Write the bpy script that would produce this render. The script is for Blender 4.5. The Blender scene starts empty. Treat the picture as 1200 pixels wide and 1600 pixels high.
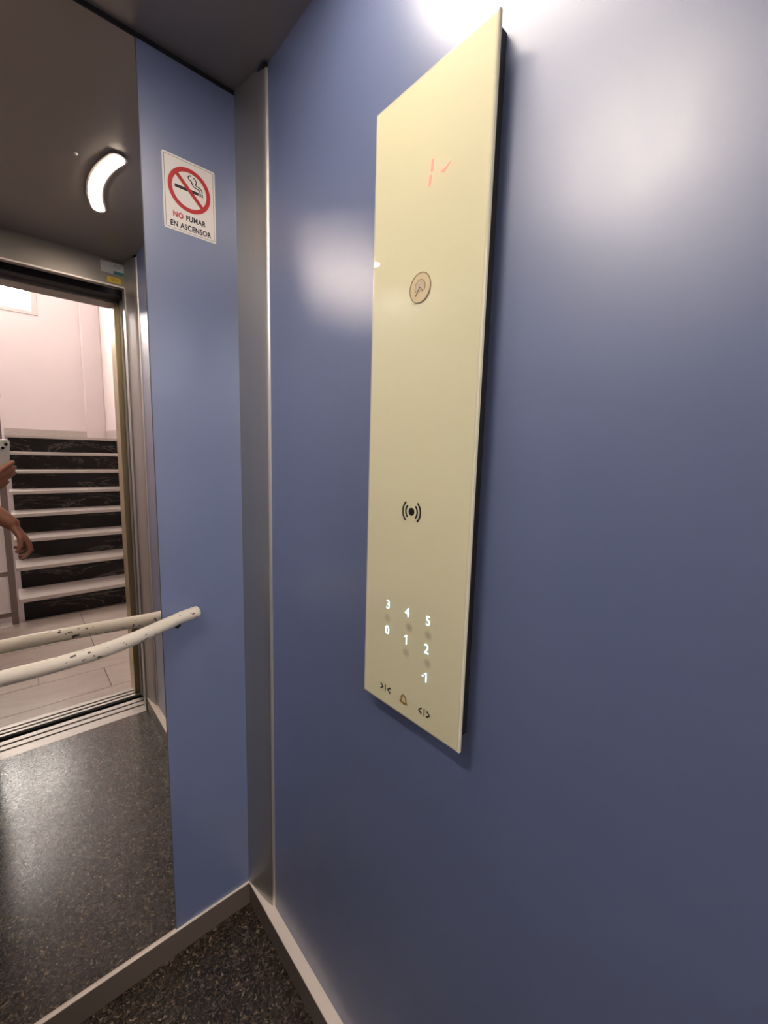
import bpy, bmesh, math, random
from mathutils import Vector, Matrix

random.seed(7)
SC = bpy.context.scene
COL = SC.collection

# ------------------------------------------------------------------ camera
CAM = Vector((-0.4608, -1.0288, 1.3017))
YAW, PITCH, ROLL, FPX = 0.7311, -0.1354, 0.0274, 654.5
_f = Vector((math.sin(YAW)*math.cos(PITCH), math.cos(YAW)*math.cos(PITCH), math.sin(PITCH)))
_r = Vector((math.cos(YAW), -math.sin(YAW), 0.0))
_u = _r.cross(_f)
CR = math.cos(ROLL)*_r + math.sin(ROLL)*_u
CU = -math.sin(ROLL)*_r + math.cos(ROLL)*_u
CF = _f
cam_d = bpy.data.cameras.new('camera')
cam = bpy.data.objects.new('camera', cam_d)
COL.objects.link(cam)
cam.matrix_world = Matrix(((CR.x, CU.x, -CF.x, CAM.x), (CR.y, CU.y, -CF.y, CAM.y),
                           (CR.z, CU.z, -CF.z, CAM.z), (0, 0, 0, 1)))
cam_d.sensor_fit = 'VERTICAL'
cam_d.sensor_height = 36.0
cam_d.lens = FPX/1600.0*36.0
cam_d.clip_start = 0.005
cam_d.clip_end = 100
SC.camera = cam

# ------------------------------------------------------------------ world, daylight, exposure
W = bpy.data.worlds.new('sky'); SC.world = W; W.use_nodes = True
wn = W.node_tree.nodes['Background']
wn.inputs['Color'].default_value = (1.0, 0.93, 0.90, 1)
wn.inputs['Strength'].default_value = 37.0
pd = bpy.data.lights.new('window_portal', 'AREA'); pd.shape = 'RECTANGLE'; pd.size = 1.7; pd.size_y = 0.75
pd.cycles.is_portal = True
po = bpy.data.objects.new('window_portal', pd); COL.objects.link(po)
po.location = (-0.98, -5.99, 3.28); po.rotation_euler = (math.radians(90), 0, 0)   # faces +y, into the stairwell

vs = SC.view_settings
vs.view_transform = 'Standard'; vs.look = 'None'; vs.gamma = 1.0; vs.use_curve_mapping = False
vs.exposure = 0.38
SC.cycles.sample_clamp_indirect = 0.0     # the mirror carries much of the light: keep its energy
LAMP_NEAR, LAMP_FAR = 58.0, 150.0
HALL_FILL_STRENGTH = 36.0  # for the added stairwell fill lamp

# ------------------------------------------------------------------ dimensions
H = 2.10          # cabin height
WX = -0.98        # left cabin wall
D = 1.195         # cabin depth
BB = 0.07         # baseboard height
XS = -0.0247      # baseboard face / corner trim foot
XM = -0.2201      # mirror edge
EYE = 0.113       # corner trim reach along the side wall

# ------------------------------------------------------------------ materials
def new_mat(name):
    m = bpy.data.materials.new(name); m.use_nodes = True
    return m, m.node_tree, m.node_tree.nodes['Principled BSDF']

def mat(name, col, rough=0.5, metal=0.0, spec=0.5, coat=0.0, coat_rough=0.03, emit=None, estr=0.0):
    m, nt, b = new_mat(name)
    b.inputs['Base Color'].default_value = (*col, 1)
    b.inputs['Roughness'].default_value = rough
    b.inputs['Metallic'].default_value = metal
    b.inputs['Specular IOR Level'].default_value = spec
    b.inputs['Coat Weight'].default_value = coat
    b.inputs['Coat Roughness'].default_value = coat_rough
    if emit:
        b.inputs['Emission Color'].default_value = (*emit, 1)
        b.inputs['Emission Strength'].default_value = estr
    return m

def noise(nt, scale, detail=3, stretch=(1, 1, 1), rough=0.5, dist=0.0):
    tc = nt.nodes.new('ShaderNodeTexCoord'); mp = nt.nodes.new('ShaderNodeMapping')
    mp.inputs['Scale'].default_value = stretch
    n = nt.nodes.new('ShaderNodeTexNoise')
    n.inputs['Scale'].default_value = scale; n.inputs['Detail'].default_value = detail
    n.inputs['Roughness'].default_value = rough; n.inputs['Distortion'].default_value = dist
    nt.links.new(tc.outputs['Object'], mp.inputs['Vector']); nt.links.new(mp.outputs['Vector'], n.inputs['Vector'])
    return n

def ramp(nt, src, stops):
    r = nt.nodes.new('ShaderNodeValToRGB'); e = r.color_ramp.elements
    while len(e) < len(stops): e.new(0.5)
    for k, (p, c) in enumerate(stops):
        e[k].position = p; e[k].color = (*c, 1) if len(c) == 3 else c
    nt.links.new(src, r.inputs['Fac'])
    return r

def bump(nt, b, src, strength, dist):
    bp = nt.nodes.new('ShaderNodeBump'); bp.inputs['Strength'].default_value = strength
    bp.inputs['Distance'].default_value = dist
    nt.links.new(src, bp.inputs['Height']); nt.links.new(bp.outputs['Normal'], b.inputs['Normal'])

def g(v): return (v, v, v)

def blue_panel_mat():
    m, nt, b = new_mat('blue_satin_laminate')
    b.inputs['Base Color'].default_value = (0.140, 0.182, 0.335, 1)
    b.inputs['Specular IOR Level'].default_value = 0.5
    b.inputs['Roughness'].default_value = 0.5
    b.inputs['Coat Weight'].default_value = 1.0
    b.inputs['Coat IOR'].default_value = 1.9
    n1 = noise(nt, 9.0, 4, (1, 1.0, 0.6), 0.6)
    r = ramp(nt, n1.outputs['Fac'], [(0.3, g(0.31)), (0.7, g(0.43))])
    nt.links.new(r.outputs['Color'], b.inputs['Coat Roughness'])
    return m
M_BLUE = blue_panel_mat()

def brushed(name, col, rough, axis=(40, 40, 0.6), amp=0.10, metal=1.0):
    m, nt, b = new_mat(name)
    b.inputs['Base Color'].default_value = (*col, 1); b.inputs['Metallic'].default_value = metal
    n = noise(nt, 6.0, 4, axis, 0.6)
    r = ramp(nt, n.outputs['Fac'], [(0.25, g(max(0.02, rough-amp))), (0.75, g(rough+amp))])
    nt.links.new(r.outputs['Color'], b.inputs['Roughness'])
    return m
M_STEEL = brushed('brushed_steel', (0.44, 0.43, 0.41), 0.42, (40, 40, 0.3), 0.05, 0.85)
M_STEEL_REFL = brushed('steel_gold_reflection', (0.50, 0.42, 0.26), 0.36, (40, 40, 0.3), 0.05)  # stainless jamb: its golden reflection is put into the base colour
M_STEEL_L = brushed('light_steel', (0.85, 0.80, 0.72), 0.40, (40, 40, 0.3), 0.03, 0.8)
M_STEEL_H = brushed('header_steel', (0.33, 0.30, 0.27), 0.40, (0.3, 40, 40), 0.03)
M_SILL = brushed('sill_aluminium', (0.42, 0.39, 0.36), 0.45, (0.6, 40, 40), 0.04, 0.7)
M_CEIL = mat('ceiling_steel', (0.31, 0.275, 0.25), 0.38, 0.65)
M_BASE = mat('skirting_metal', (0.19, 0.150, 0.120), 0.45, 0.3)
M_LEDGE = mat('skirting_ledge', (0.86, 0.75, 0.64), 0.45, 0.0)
M_BLACK = mat('black_rubber', (0.006, 0.006, 0.007), 0.6)
M_MIRROR = mat('mirror_silver', (0.84, 0.81, 0.78), 0.0, 1.0)
M_WALL_OUT = mat('cabin_outside', (0.08, 0.08, 0.08), 0.7)

def floor_mat():
    m, nt, b = new_mat('speckled_floor')
    tc = nt.nodes.new('ShaderNodeTexCoord')
    mp = nt.nodes.new('ShaderNodeMapping'); mp.inputs['Scale'].default_value = (1, 1, 1)
    nt.links.new(tc.outputs['Object'], mp.inputs['Vector'])
    wob = nt.nodes.new('ShaderNodeTexNoise'); wob.inputs['Scale'].default_value = 60
    nt.links.new(mp.outputs['Vector'], wob.inputs['Vector'])
    mixv = nt.nodes.new('ShaderNodeMixRGB'); mixv.blend_type = 'LINEAR_LIGHT'; mixv.inputs['Fac'].default_value = 0.012
    nt.links.new(mp.outputs['Vector'], mixv.inputs['Color1']); nt.links.new(wob.outputs['Color'], mixv.inputs['Color2'])
    v = nt.nodes.new('ShaderNodeTexVoronoi'); v.inputs['Scale'].default_value = 260
    nt.links.new(mixv.outputs['Color'], v.inputs['Vector'])
    sep = nt.nodes.new('ShaderNodeSeparateColor'); nt.links.new(v.outputs['Color'], sep.inputs['Color'])
    r = ramp(nt, sep.outputs['Red'], [(0.0, (0.008, 0.005, 0.0035)), (0.45, (0.022, 0.014, 0.009)), (0.75, (0.056, 0.036, 0.024)), (0.93, (0.115, 0.084, 0.058)), (1.0, (0.32, 0.25, 0.18))])
    nt.links.new(r.outputs['Color'], b.inputs['Base Color'])
    r2 = ramp(nt, sep.outputs['Green'], [(0.0, g(0.18)), (1.0, g(0.31))])
    nt.links.new(r2.outputs['Color'], b.inputs['Roughness'])
    bump(nt, b, sep.outputs['Blue'], 0.22, 0.002)
    b.inputs['Specular IOR Level'].default_value = 0.55
    return m
M_FLOOR = floor_mat()

def plaster(name, col):
    m, nt, b = new_mat(name)
    n = noise(nt, 3.0, 4, (1, 1, 1), 0.6)
    r = ramp(nt, n.outputs['Fac'], [(0.2, tuple(c*0.95 for c in col)), (0.8, col)])
    nt.links.new(r.outputs['Color'], b.inputs['Base Color']); b.inputs['Roughness'].default_value = 0.75
    n2 = noise(nt, 120, 3); bump(nt, b, n2.outputs['Fac'], 0.15, 0.004)
    return m
M_PLASTER = plaster('white_plaster', (0.86, 0.78, 0.775))

def marble(name, base, vein, scale, w=(0.50, 0.56), rough=0.22, spec=0.5):
    m, nt, b = new_mat(name)
    info = nt.nodes.new('ShaderNodeObjectInfo')
    tc = nt.nodes.new('ShaderNodeTexCoord')
    add = nt.nodes.new('ShaderNodeVectorMath'); add.operation = 'ADD'
    mul = nt.nodes.new('ShaderNodeVectorMath'); mul.operation = 'SCALE'; mul.inputs['Scale'].default_value = 9.0
    nt.links.new(info.outputs['Location'], mul.inputs[0])
    nt.links.new(tc.outputs['Object'], add.inputs[0]); nt.links.new(mul.outputs[0], add.inputs[1])
    n = nt.nodes.new('ShaderNodeTexNoise'); n.inputs['Scale'].default_value = scale
    n.inputs['Detail'].default_value = 6; n.inputs['Distortion'].default_value = 2.2; n.inputs['Roughness'].default_value = 0.62
    mp = nt.nodes.new('ShaderNodeMapping'); mp.inputs['Rotation'].default_value = (0.3, 0.5, 0.4); mp.inputs['Scale'].default_value = (0.7, 1.6, 2.2)
    nt.links.new(add.outputs[0], mp.inputs['Vector']); nt.links.new(mp.outputs['Vector'], n.inputs['Vector'])
    r = ramp(nt, n.outputs['Fac'], [(0.0, tuple(c*0.7 for c in base)), (w[0], base), (w[0]+0.02, vein), (w[1], base), (1.0, tuple(min(1, c*1.25) for c in base))])
    nt.links.new(r.outputs['Color'], b.inputs['Base Color']); b.inputs['Roughness'].default_value = rough
    b.inputs['Specular IOR Level'].default_value = spec
    return m
M_RISER = marble('dark_marble', (0.011, 0.0095, 0.0095), (0.13, 0.115, 0.105), 2.2, (0.54, 0.575), 0.40, 0.2)
M_TREAD = marble('white_marble', (0.54, 0.49, 0.45), (0.48, 0.44, 0.41), 2.0, (0.55, 0.62), 0.28)
M_TILE = marble('beige_marble', (0.52, 0.45, 0.40), (0.485, 0.415, 0.365), 1.6, (0.52, 0.62), 0.22)
M_TILE_D = marble('grey_marble', (0.24, 0.205, 0.19), (0.19, 0.16, 0.15), 2.0, (0.52, 0.62), 0.25)
M_GROUT = mat('grout', (0.22, 0.19, 0.17), 0.8)
M_RAIL_PAINT = mat('taupe_paint', (0.20, 0.16, 0.14), 0.45)
M_WHITE_PAINT = mat('white_panel_paint', (0.75, 0.71, 0.69), 0.5)
M_FRAME = mat('window_frame_paint', (0.70, 0.66, 0.63), 0.5)

def window_glass():
    m = bpy.data.materials.new('window_glass'); m.use_nodes = True; nt = m.node_tree; nt.nodes.clear()
    o = nt.nodes.new('ShaderNodeOutputMaterial'); mx = nt.nodes.new('ShaderNodeMixShader')
    t = nt.nodes.new('ShaderNodeBsdfTransparent'); t.inputs['Color'].default_value = (0.93, 0.95, 0.94, 1)
    gl = nt.nodes.new('ShaderNodeBsdfGlossy'); gl.inputs['Roughness'].default_value = 0.02
    mx.inputs['Fac'].default_value = 0.07
    nt.links.new(t.outputs[0], mx.inputs[1]); nt.links.new(gl.outputs[0], mx.inputs[2]); nt.links.new(mx.outputs[0], o.inputs['Surface'])
    return m
M_GLASS = window_glass()

M_CREAM = mat('cream_back_painted_glass', (0.82, 0.775, 0.50), 0.55, 0, 0.3, 1.0, 0.015)
M_CREAM_EDGE = mat('polished_glass_edge', (0.80, 0.76, 0.55), 0.18, 0, 0.7, 1.0, 0.02)
M_HOUSING = mat('black_housing', (0.010, 0.010, 0.012), 0.5)
M_LIT = mat('lit_numeral', (0.6, 0.8, 1.0), 0.4, emit=(0.50, 0.78, 1.0), estr=1.5)
M_RED_LED = mat('red_led', (0.9, 0.3, 0.22), 0.4, emit=(1.0, 0.28, 0.20), estr=0.55)
M_ICON = mat('icon_black', (0.012, 0.010, 0.008), 0.4)
M_BELL = mat('icon_ochre', (0.42, 0.20, 0.01), 0.4)
M_KEY = mat('key_switch_brass', (0.72, 0.60, 0.36), 0.35, 0.0)
M_KEY_D = mat('key_switch_edge', (0.24, 0.17, 0.08), 0.4, 0.0)
M_KEY_C = mat('key_core', (0.60, 0.49, 0.34), 0.35, 0.0)

def smudge_mat():
    m, nt, b = new_mat('finger_smudge')
    b.inputs['Base Color'].default_value = (0.30, 0.26, 0.17, 1); b.inputs['Roughness'].default_value = 0.7
    tc = nt.nodes.new('ShaderNodeTexCoord'); gr = nt.nodes.new('ShaderNodeTexGradient'); gr.gradient_type = 'SPHERICAL'
    mp = nt.nodes.new('ShaderNodeMapping'); mp.inputs['Scale'].default_value = (110, 110, 110)
    nt.links.new(tc.outputs['Object'], mp.inputs['Vector']); nt.links.new(mp.outputs['Vector'], gr.inputs['Vector'])
    n = noise(nt, 300, 2)
    mu = nt.nodes.new('ShaderNodeMath'); mu.operation = 'MULTIPLY'
    nt.links.new(gr.outputs['Fac'], mu.inputs[0]); nt.links.new(n.outputs['Fac'], mu.inputs[1])
    m2 = nt.nodes.new('ShaderNodeMath'); m2.operation = 'MULTIPLY'; m2.inputs[1].default_value = 0.32
    nt.links.new(mu.outputs[0], m2.inputs[0]); nt.links.new(m2.outputs[0], b.inputs['Alpha'])
    return m
M_SMUDGE = smudge_mat()

M_SIGN = mat('sign_white', (0.92, 0.86, 0.80), 0.4)
M_SIGN_RED = mat('sign_red', (0.58, 0.030, 0.030), 0.4)
M_SIGN_BLK = mat('sign_black', (0.012, 0.011, 0.012), 0.4)
M_TEAL = mat('label_teal', (0.02, 0.20, 0.22), 0.5)
M_YEL = mat('label_yellow', (0.78, 0.52, 0.02), 0.5)
M_LBL = mat('label_white', (0.55, 0.56, 0.54), 0.5)
M_LBL_TXT = mat('label_grey_print', (0.10, 0.12, 0.12), 0.5)

def rail_mat():
    m, nt, b = new_mat('cream_powder_coat')
    n = noise(nt, 150, 2, (0.5, 1, 1), 0.5)
    n2 = noise(nt, 5, 1, (1, 1, 1), 0.5)
    mu = nt.nodes.new('ShaderNodeMath'); mu.operation = 'MULTIPLY'
    nt.links.new(n.outputs['Fac'], mu.inputs[0]); nt.links.new(n2.outputs['Fac'], mu.inputs[1])
    r = ramp(nt, mu.outputs[0], [(0.0, (0.72, 0.655, 0.55)), (0.362, (0.72, 0.655, 0.55)), (0.372, (0.07, 0.055, 0.045)), (1.0, (0.05, 0.04, 0.035))])
    nt.links.new(r.outputs['Color'], b.inputs['Base Color'])
    b.inputs['Roughness'].default_value = 0.32
    return m
M_RAIL = rail_mat()
M_DIFF_N = mat('lamp_diffuser_near', (0.9, 0.88, 0.84), 0.4, emit=(1.0, 0.875, 0.75), estr=LAMP_NEAR)
M_DIFF_F = mat('lamp_diffuser_far', (0.9, 0.88, 0.84), 0.4, emit=(1.0, 0.865, 0.74), estr=LAMP_FAR)
M_HALL_FILL = mat('hall_fill_glow', (0.9, 0.88, 0.86), 0.4, emit=(1.0, 0.93, 0.90), estr=HALL_FILL_STRENGTH)
M_SKIN_SHADED = mat('shaded_skin', (0.26, 0.098, 0.054), 0.5)  # darkened: shade on the hand is put into the colour
M_SHIRT = mat('shirt_cloth', (0.12, 0.12, 0.13), 0.85)
M_TROUSER = mat('black_cloth', (0.010, 0.010, 0.012), 0.85)
M_SHOE = mat('shoe_dark', (0.03, 0.025, 0.02), 0.5)
M_SOLE = mat('shoe_sole', (0.25, 0.23, 0.2), 0.6)
M_HAIR = mat('hair_brown', (0.03, 0.018, 0.010), 0.6)
M_EYE = mat('eye_white', (0.75, 0.72, 0.68), 0.25)
M_IRIS = mat('iris', (0.04, 0.02, 0.01), 0.2)
M_LIP = mat('lip', (0.33, 0.10, 0.08), 0.5)
M_PHONE = mat('phone_cream', (0.72, 0.68, 0.60), 0.25, 0, 0.5, 0.5)
M_LENS = mat('lens_black', (0.004, 0.004, 0.005), 0.08)
M_SCREEN = mat('phone_screen', (0.01, 0.01, 0.012), 0.06)

# ------------------------------------------------------------------ geometry helpers
def link(name, me, m=None, parent=None, smooth=False):
    o = bpy.data.objects.new(name, me); COL.objects.link(o)
    if m is not None and not me.materials: me.materials.append(m)
    if parent is not None: o.parent = parent
    if smooth:
        for p in me.polygons: p.use_smooth = True
    return o

def bmo(name, bm, m, parent=None, smooth=False, origin=None):
    bmesh.ops.recalc_face_normals(bm, faces=bm.faces)
    me = bpy.data.meshes.new(name)
    if origin is not None:
        bmesh.ops.translate(bm, vec=-Vector(origin), verts=bm.verts)
    bm.to_mesh(me); bm.free()
    o = link(name, me, m, parent, smooth)
    if origin is not None: o.location = origin
    return o

def tag(o, label=None, cat=None, group=None, kind=None):
    if label: o['label'] = label
    if cat: o['category'] = cat
    if group: o['group'] = group
    if kind: o['kind'] = kind
    return o

def empty(name, label=None, cat=None, group=None, kind=None, loc=(0, 0, 0)):
    o = bpy.data.objects.new(name, None); COL.objects.link(o); o.empty_display_size = 0.1
    o.location = loc
    return tag(o, label, cat, group, kind)

def add_box(bm, a, b, bev=0.0, seg=2):
    lo = Vector((min(a[0], b[0]), min(a[1], b[1]), min(a[2], b[2])))
    hi = Vector((max(a[0], b[0]), max(a[1], b[1]), max(a[2], b[2])))
    r = bmesh.ops.create_cube(bm, size=1.0)
    vs_ = r['verts']
    for v in vs_:
        v.co = Vector((lo.x if v.co.x < 0 else hi.x, lo.y if v.co.y < 0 else hi.y, lo.z if v.co.z < 0 else hi.z))
    if bev > 0:
        es = list({e for v in vs_ for e in v.link_edges})
        bmesh.ops.bevel(bm, geom=es, offset=bev, segments=seg, affect='EDGES', profile=0.5)

def box(name, a, b, m, parent=None, bev=0.0, seg=2, origin=None):
    bm = bmesh.new(); add_box(bm, a, b, bev, seg)
    if origin is None and parent is None:
        origin = ((a[0]+b[0])/2, (a[1]+b[1])/2, min(a[2], b[2]))
    return bmo(name, bm, m, parent, origin=origin)

def add_prism(bm, pts, axis, lo, hi):
    """pts: 2-D outline; axis: 'x','y','z' the extrusion axis."""
    def mk(p, h):
        if axis == 'z': return (p[0], p[1], h)
        if axis == 'x': return (h, p[0], p[1])
        return (p[0], h, p[1])
    A = [bm.verts.new(mk(p, lo)) for p in pts]; B = [bm.verts.new(mk(p, hi)) for p in pts]
    n = len(pts)
    bm.faces.new(A); bm.faces.new(B[::-1])
    for i in range(n):
        bm.faces.new((A[i], A[(i+1) % n], B[(i+1) % n], B[i]))

def add_tube(bm, pts, rad, seg=16, caps=True):
    pts = [Vector(p) for p in pts]; n = len(pts)
    rads = rad if isinstance(rad, (list, tuple)) else [rad]*n
    rings = []; up = Vector((0, 0, 1)); prev = None
    for i, p in enumerate(pts):
        t = (pts[min(i+1, n-1)]-pts[max(i-1, 0)]).normalized()
        if prev is None:
            a = up.cross(t)
            if a.length < 1e-3: a = Vector((1, 0, 0)).cross(t)
        else:
            a = prev - t*prev.dot(t)
        a.normalize(); prev = a; b = t.cross(a)
        rings.append([bm.verts.new(p + rads[i]*(math.cos(2*math.pi*k/seg)*a + math.sin(2*math.pi*k/seg)*b)) for k in range(seg)])
    for i in range(n-1):
        for k in range(seg):
            bm.faces.new((rings[i][k], rings[i][(k+1) % seg], rings[i+1][(k+1) % seg], rings[i+1][k]))
    if caps:
        bm.faces.new(rings[0][::-1]); bm.faces.new(rings[-1])

def catmull(P, k=8):
    P = [Vector(p) for p in P]; Q = [2*P[0]-P[1]]+P+[2*P[-1]-P[-2]]; out = []
    for i in range(1, len(Q)-2):
        for j in range(k):
            t = j/k; a, b, c, d = Q[i-1], Q[i], Q[i+1], Q[i+2]
            out.append(0.5*((2*b)+(c-a)*t+(2*a-5*b+4*c-d)*t*t+(3*b-a-3*c+d)*t**3))
    out.append(P[-1]); return out

def add_cap(bm, p0, p1, r0, r1, seg=14):
    """tapered capsule"""
    p0, p1 = Vector(p0), Vector(p1); d = (p1-p0); L = d.length; d.normalize()
    pts, rs = [], []
    for k in range(0, 5):
        a = math.pi/2*(k/4.0); pts.append(p0 - d*r0*math.cos(a)); rs.append(max(1e-4, r0*math.sin(a)))
    for k in range(0, 5):
        a = math.pi/2*(k/4.0); pts.append(p1 + d*r1*math.sin(a)); rs.append(max(1e-4, r1*math.cos(a)))
    add_tube(bm, pts, rs, seg)

def add_ellipsoid(bm, c, r, rot=None, u=20, v=12):
    res = bmesh.ops.create_uvsphere(bm, u_segments=u, v_segments=v, radius=1.0)
    mtx = Matrix.Translation(c) @ (rot.to_4x4() if rot else Matrix.Identity(4)) @ Matrix.Diagonal((*r, 1))
    bmesh.ops.transform(bm, matrix=mtx, verts=res['verts'])

def remeshed(name, bm, m, parent, voxel=0.005, smooth_it=4, fac=0.5):
    me = bpy.data.meshes.new(name+'_src'); bm.to_mesh(me); bm.free()
    o = bpy.data.objects.new(name+'_src', me); COL.objects.link(o)
    r = o.modifiers.new('r', 'REMESH'); r.mode = 'VOXEL'; r.voxel_size = voxel
    s = o.modifiers.new('s', 'SMOOTH'); s.factor = fac; s.iterations = smooth_it
    dg = bpy.context.evaluated_depsgraph_get()
    me2 = bpy.data.meshes.new_from_object(o.evaluated_get(dg)); me2.name = name
    bpy.data.objects.remove(o); bpy.data.meshes.remove(me)
    me2.materials.clear()
    return link(name, me2, m, parent, smooth=True)

# local frames for flat print: origin + right + up (+ outward normal = right x up)
def frame(origin, right, up):
    right = Vector(right).normalized(); up = Vector(up).normalized(); n = right.cross(up)
    return Matrix(((right.x, up.x, n.x, origin[0]), (right.y, up.y, n.y, origin[1]), (right.z, up.z, n.z, origin[2]), (0, 0, 0, 1)))

def text_bm(bm, s, size, mtx, bold=0.0, align='CENTER', sx=1.0, shear=0.0, spacing=1.0):
    c = bpy.data.curves.new('t', 'FONT'); c.body = s; c.size = size; c.align_x = align; c.align_y = 'CENTER'
    c.offset = bold; c.space_character = spacing; c.extrude = 0.00015; c.shear = shear; c.resolution_u = 6
    o = bpy.data.objects.new('t', c); COL.objects.link(o)
    dg = bpy.context.evaluated_depsgraph_get()
    me = bpy.data.meshes.new_from_object(o.evaluated_get(dg))
    me.transform(mtx @ Matrix.Diagonal((sx, 1, 1, 1)))
    bm.from_mesh(me); bpy.data.objects.remove(o); bpy.data.curves.remove(c); bpy.data.meshes.remove(me)

def flat_poly(bm, pts, mtx, th=0.0003):
    A = [bm.verts.new(mtx @ Vector((p[0], p[1], 0))) for p in pts]
    B = [bm.verts.new(mtx @ Vector((p[0], p[1], th))) for p in pts]; n = len(pts)
    bm.faces.new(A[::-1]); bm.faces.new(B)
    for i in range(n): bm.faces.new((A[i], A[(i+1) % n], B[(i+1) % n], B[i]))

def flat_path(bm, pts, w, mtx, th=0.0003, closed=False):
    P = [Vector((p[0], p[1])) for p in pts]; n = len(P); L, Rr = [], []
    for i in range(n):
        a = P[(i-1) % n] if (closed or i > 0) else P[i]
        b = P[(i+1) % n] if (closed or i < n-1) else P[i]
        t = (b-a).normalized(); q = Vector((-t.y, t.x))*w/2
        L.append(P[i]+q); Rr.append(P[i]-q)
    mk = lambda p, h: bm.verts.new(mtx @ Vector((p.x, p.y, h)))
    lt = [mk(p, th) for p in L]; rt = [mk(p, th) for p in Rr]; lb = [mk(p, 0) for p in L]; rb = [mk(p, 0) for p in Rr]
    rng = range(n) if closed else range(n-1)
    for i in rng:
        j = (i+1) % n
        bm.faces.new((rt[i], rt[j], lt[j], lt[i])); bm.faces.new((lt[i], lt[j], lb[j], lb[i])); bm.faces.new((rb[i], rb[j], rt[j], rt[i]))
    if not closed:
        bm.faces.new((lt[0], lb[0], rb[0], rt[0])); bm.faces.new((rt[-1], rb[-1], lb[-1], lt[-1]))

def arc(cx, cy, r, a0, a1, n=16, ry=None):
    ry = r if ry is None else ry
    return [(cx+r*math.cos(math.radians(a0+(a1-a0)*k/n)), cy+ry*math.sin(math.radians(a0+(a1-a0)*k/n))) for k in range(n+1)]

# ================================================================== CABIN SHELL
T = 0.03
fl = box('floor', (WX, -D, -0.03), (0, 0, 0), M_FLOOR)
tag(fl, 'dark brown speckled vinyl floor of the lift cabin', 'floor', kind='structure')
ce = box('ceiling', (WX-0.03, -D, H), (0.03, 0.03, H+0.03), M_CEIL)
tag(ce, 'grey satin metal ceiling of the lift cabin', 'ceiling', kind='structure')

wr = box('wall_right', (0, -D, -0.03), (T, 0, H), M_BLUE)
tag(wr, 'blue satin side wall that carries the control panel', 'wall', kind='structure')
wl = box('wall_left', (WX-T, -D, -0.03), (WX, 0, H), M_BLUE)
tag(wl, 'blue satin side wall opposite the control panel', 'wall', kind='structure')
wb = empty('wall_back', 'wall behind the mirror with a blue panel on each side', 'wall', kind='structure')
box('backing', (WX, 0.006, 0), (0, 0.03, H), M_WALL_OUT, wb)
box('panel', (XM, 0.0, BB), (0, 0.006, H-0.008), M_BLUE, wb)
box('panel', (WX, 0.0, BB), (WX-XM, 0.006, H-0.008), M_BLUE, wb)
box('shadow_gap', (WX, -0.002, H-0.0085), (0, 0.006, H), M_BLACK, wb)

# mirror
mr = empty('wall_mirror', 'tall frameless mirror on the cabin wall beside the blue panel', 'mirror')
box('mirror_glass', (WX-XM+0.001, 0.0, BB+0.001), (XM-0.001, 0.0055, H-0.009), M_MIRROR, mr)
box('edge_strip', (XM-0.0012, -0.0006, BB+0.001), (XM+0.0006, 0.003, H-0.009), M_WALL_OUT, mr)
box('edge_strip', (WX-XM-0.0006, -0.0006, BB+0.001), (WX-XM+0.0012, 0.003, H-0.009), M_WALL_OUT, mr)

# baseboards: a dark metal face and a pale ledge on top
def baseboard(name, label, a, b, ledge_a, ledge_b):
    o = empty(name, label, 'skirting', kind='structure')
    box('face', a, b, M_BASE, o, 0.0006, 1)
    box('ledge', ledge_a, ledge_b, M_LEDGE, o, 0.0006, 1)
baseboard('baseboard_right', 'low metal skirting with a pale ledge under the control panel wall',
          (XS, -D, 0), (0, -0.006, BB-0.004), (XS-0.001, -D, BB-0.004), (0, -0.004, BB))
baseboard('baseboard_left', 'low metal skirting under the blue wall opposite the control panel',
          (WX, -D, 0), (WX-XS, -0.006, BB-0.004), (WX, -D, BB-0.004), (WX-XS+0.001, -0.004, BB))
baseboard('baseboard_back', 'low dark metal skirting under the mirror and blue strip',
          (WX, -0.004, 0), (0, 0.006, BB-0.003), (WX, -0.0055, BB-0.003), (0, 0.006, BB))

# corner trims (brushed steel, flat leg then a rounded edge into the side wall)
def corner_trim(name, label, sx, yc, sy):
    """sx=+1 right wall, -1 left wall; yc end-wall plane; sy=-1 for the mirror end (runs to -y), +1 for the door end."""
    x_wall = 0.0 if sx > 0 else WX
    prof = [(-0.0247, 0.0), (-0.0205, 0.03), (-0.0155, 0.062), (-0.0105, 0.090), (-0.0068, 0.103), (-0.0038, 0.109), (0.0, 0.1115)]
    P = [(x_wall + sx*px, yc + sy*py) for px, py in prof]
    back = [(x_wall, yc)]
    o = empty(name, label, 'trim', kind='structure')
    bm = bmesh.new(); add_prism(bm, P + back, 'z', BB, H)
    s = bmo('steel_strip', bm, M_STEEL, o)
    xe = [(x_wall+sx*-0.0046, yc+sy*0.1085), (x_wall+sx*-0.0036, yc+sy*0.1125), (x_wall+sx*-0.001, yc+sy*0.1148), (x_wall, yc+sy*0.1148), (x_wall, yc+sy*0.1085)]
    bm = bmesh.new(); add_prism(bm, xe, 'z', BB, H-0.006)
    bmo('edge_highlight', bm, M_STEEL_L, o)  # highlight of the rounded edge, put in as a pale strip
    bm = bmesh.new(); add_box(bm, (x_wall+sx*-0.011, yc+sy*0.086, H-0.006), (x_wall+sx*-0.001, yc+sy*0.118, H-0.0005), 0.001, 1)
    bmo('seal', bm, M_BLACK, o)
corner_trim('trim_1', 'grey brushed steel corner strip between blue strip and control panel wall', 1, 0.0, -1)
corner_trim('trim_2', 'grey brushed steel corner strip at the far mirror corner', -1, 0.0, -1)
corner_trim('trim_3', 'grey brushed steel corner strip beside the doorway, control panel side', 1, -D, 1)
corner_trim('trim_4', 'grey brushed steel corner strip beside the doorway, opposite control panel', -1, -D, 1)

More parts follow.
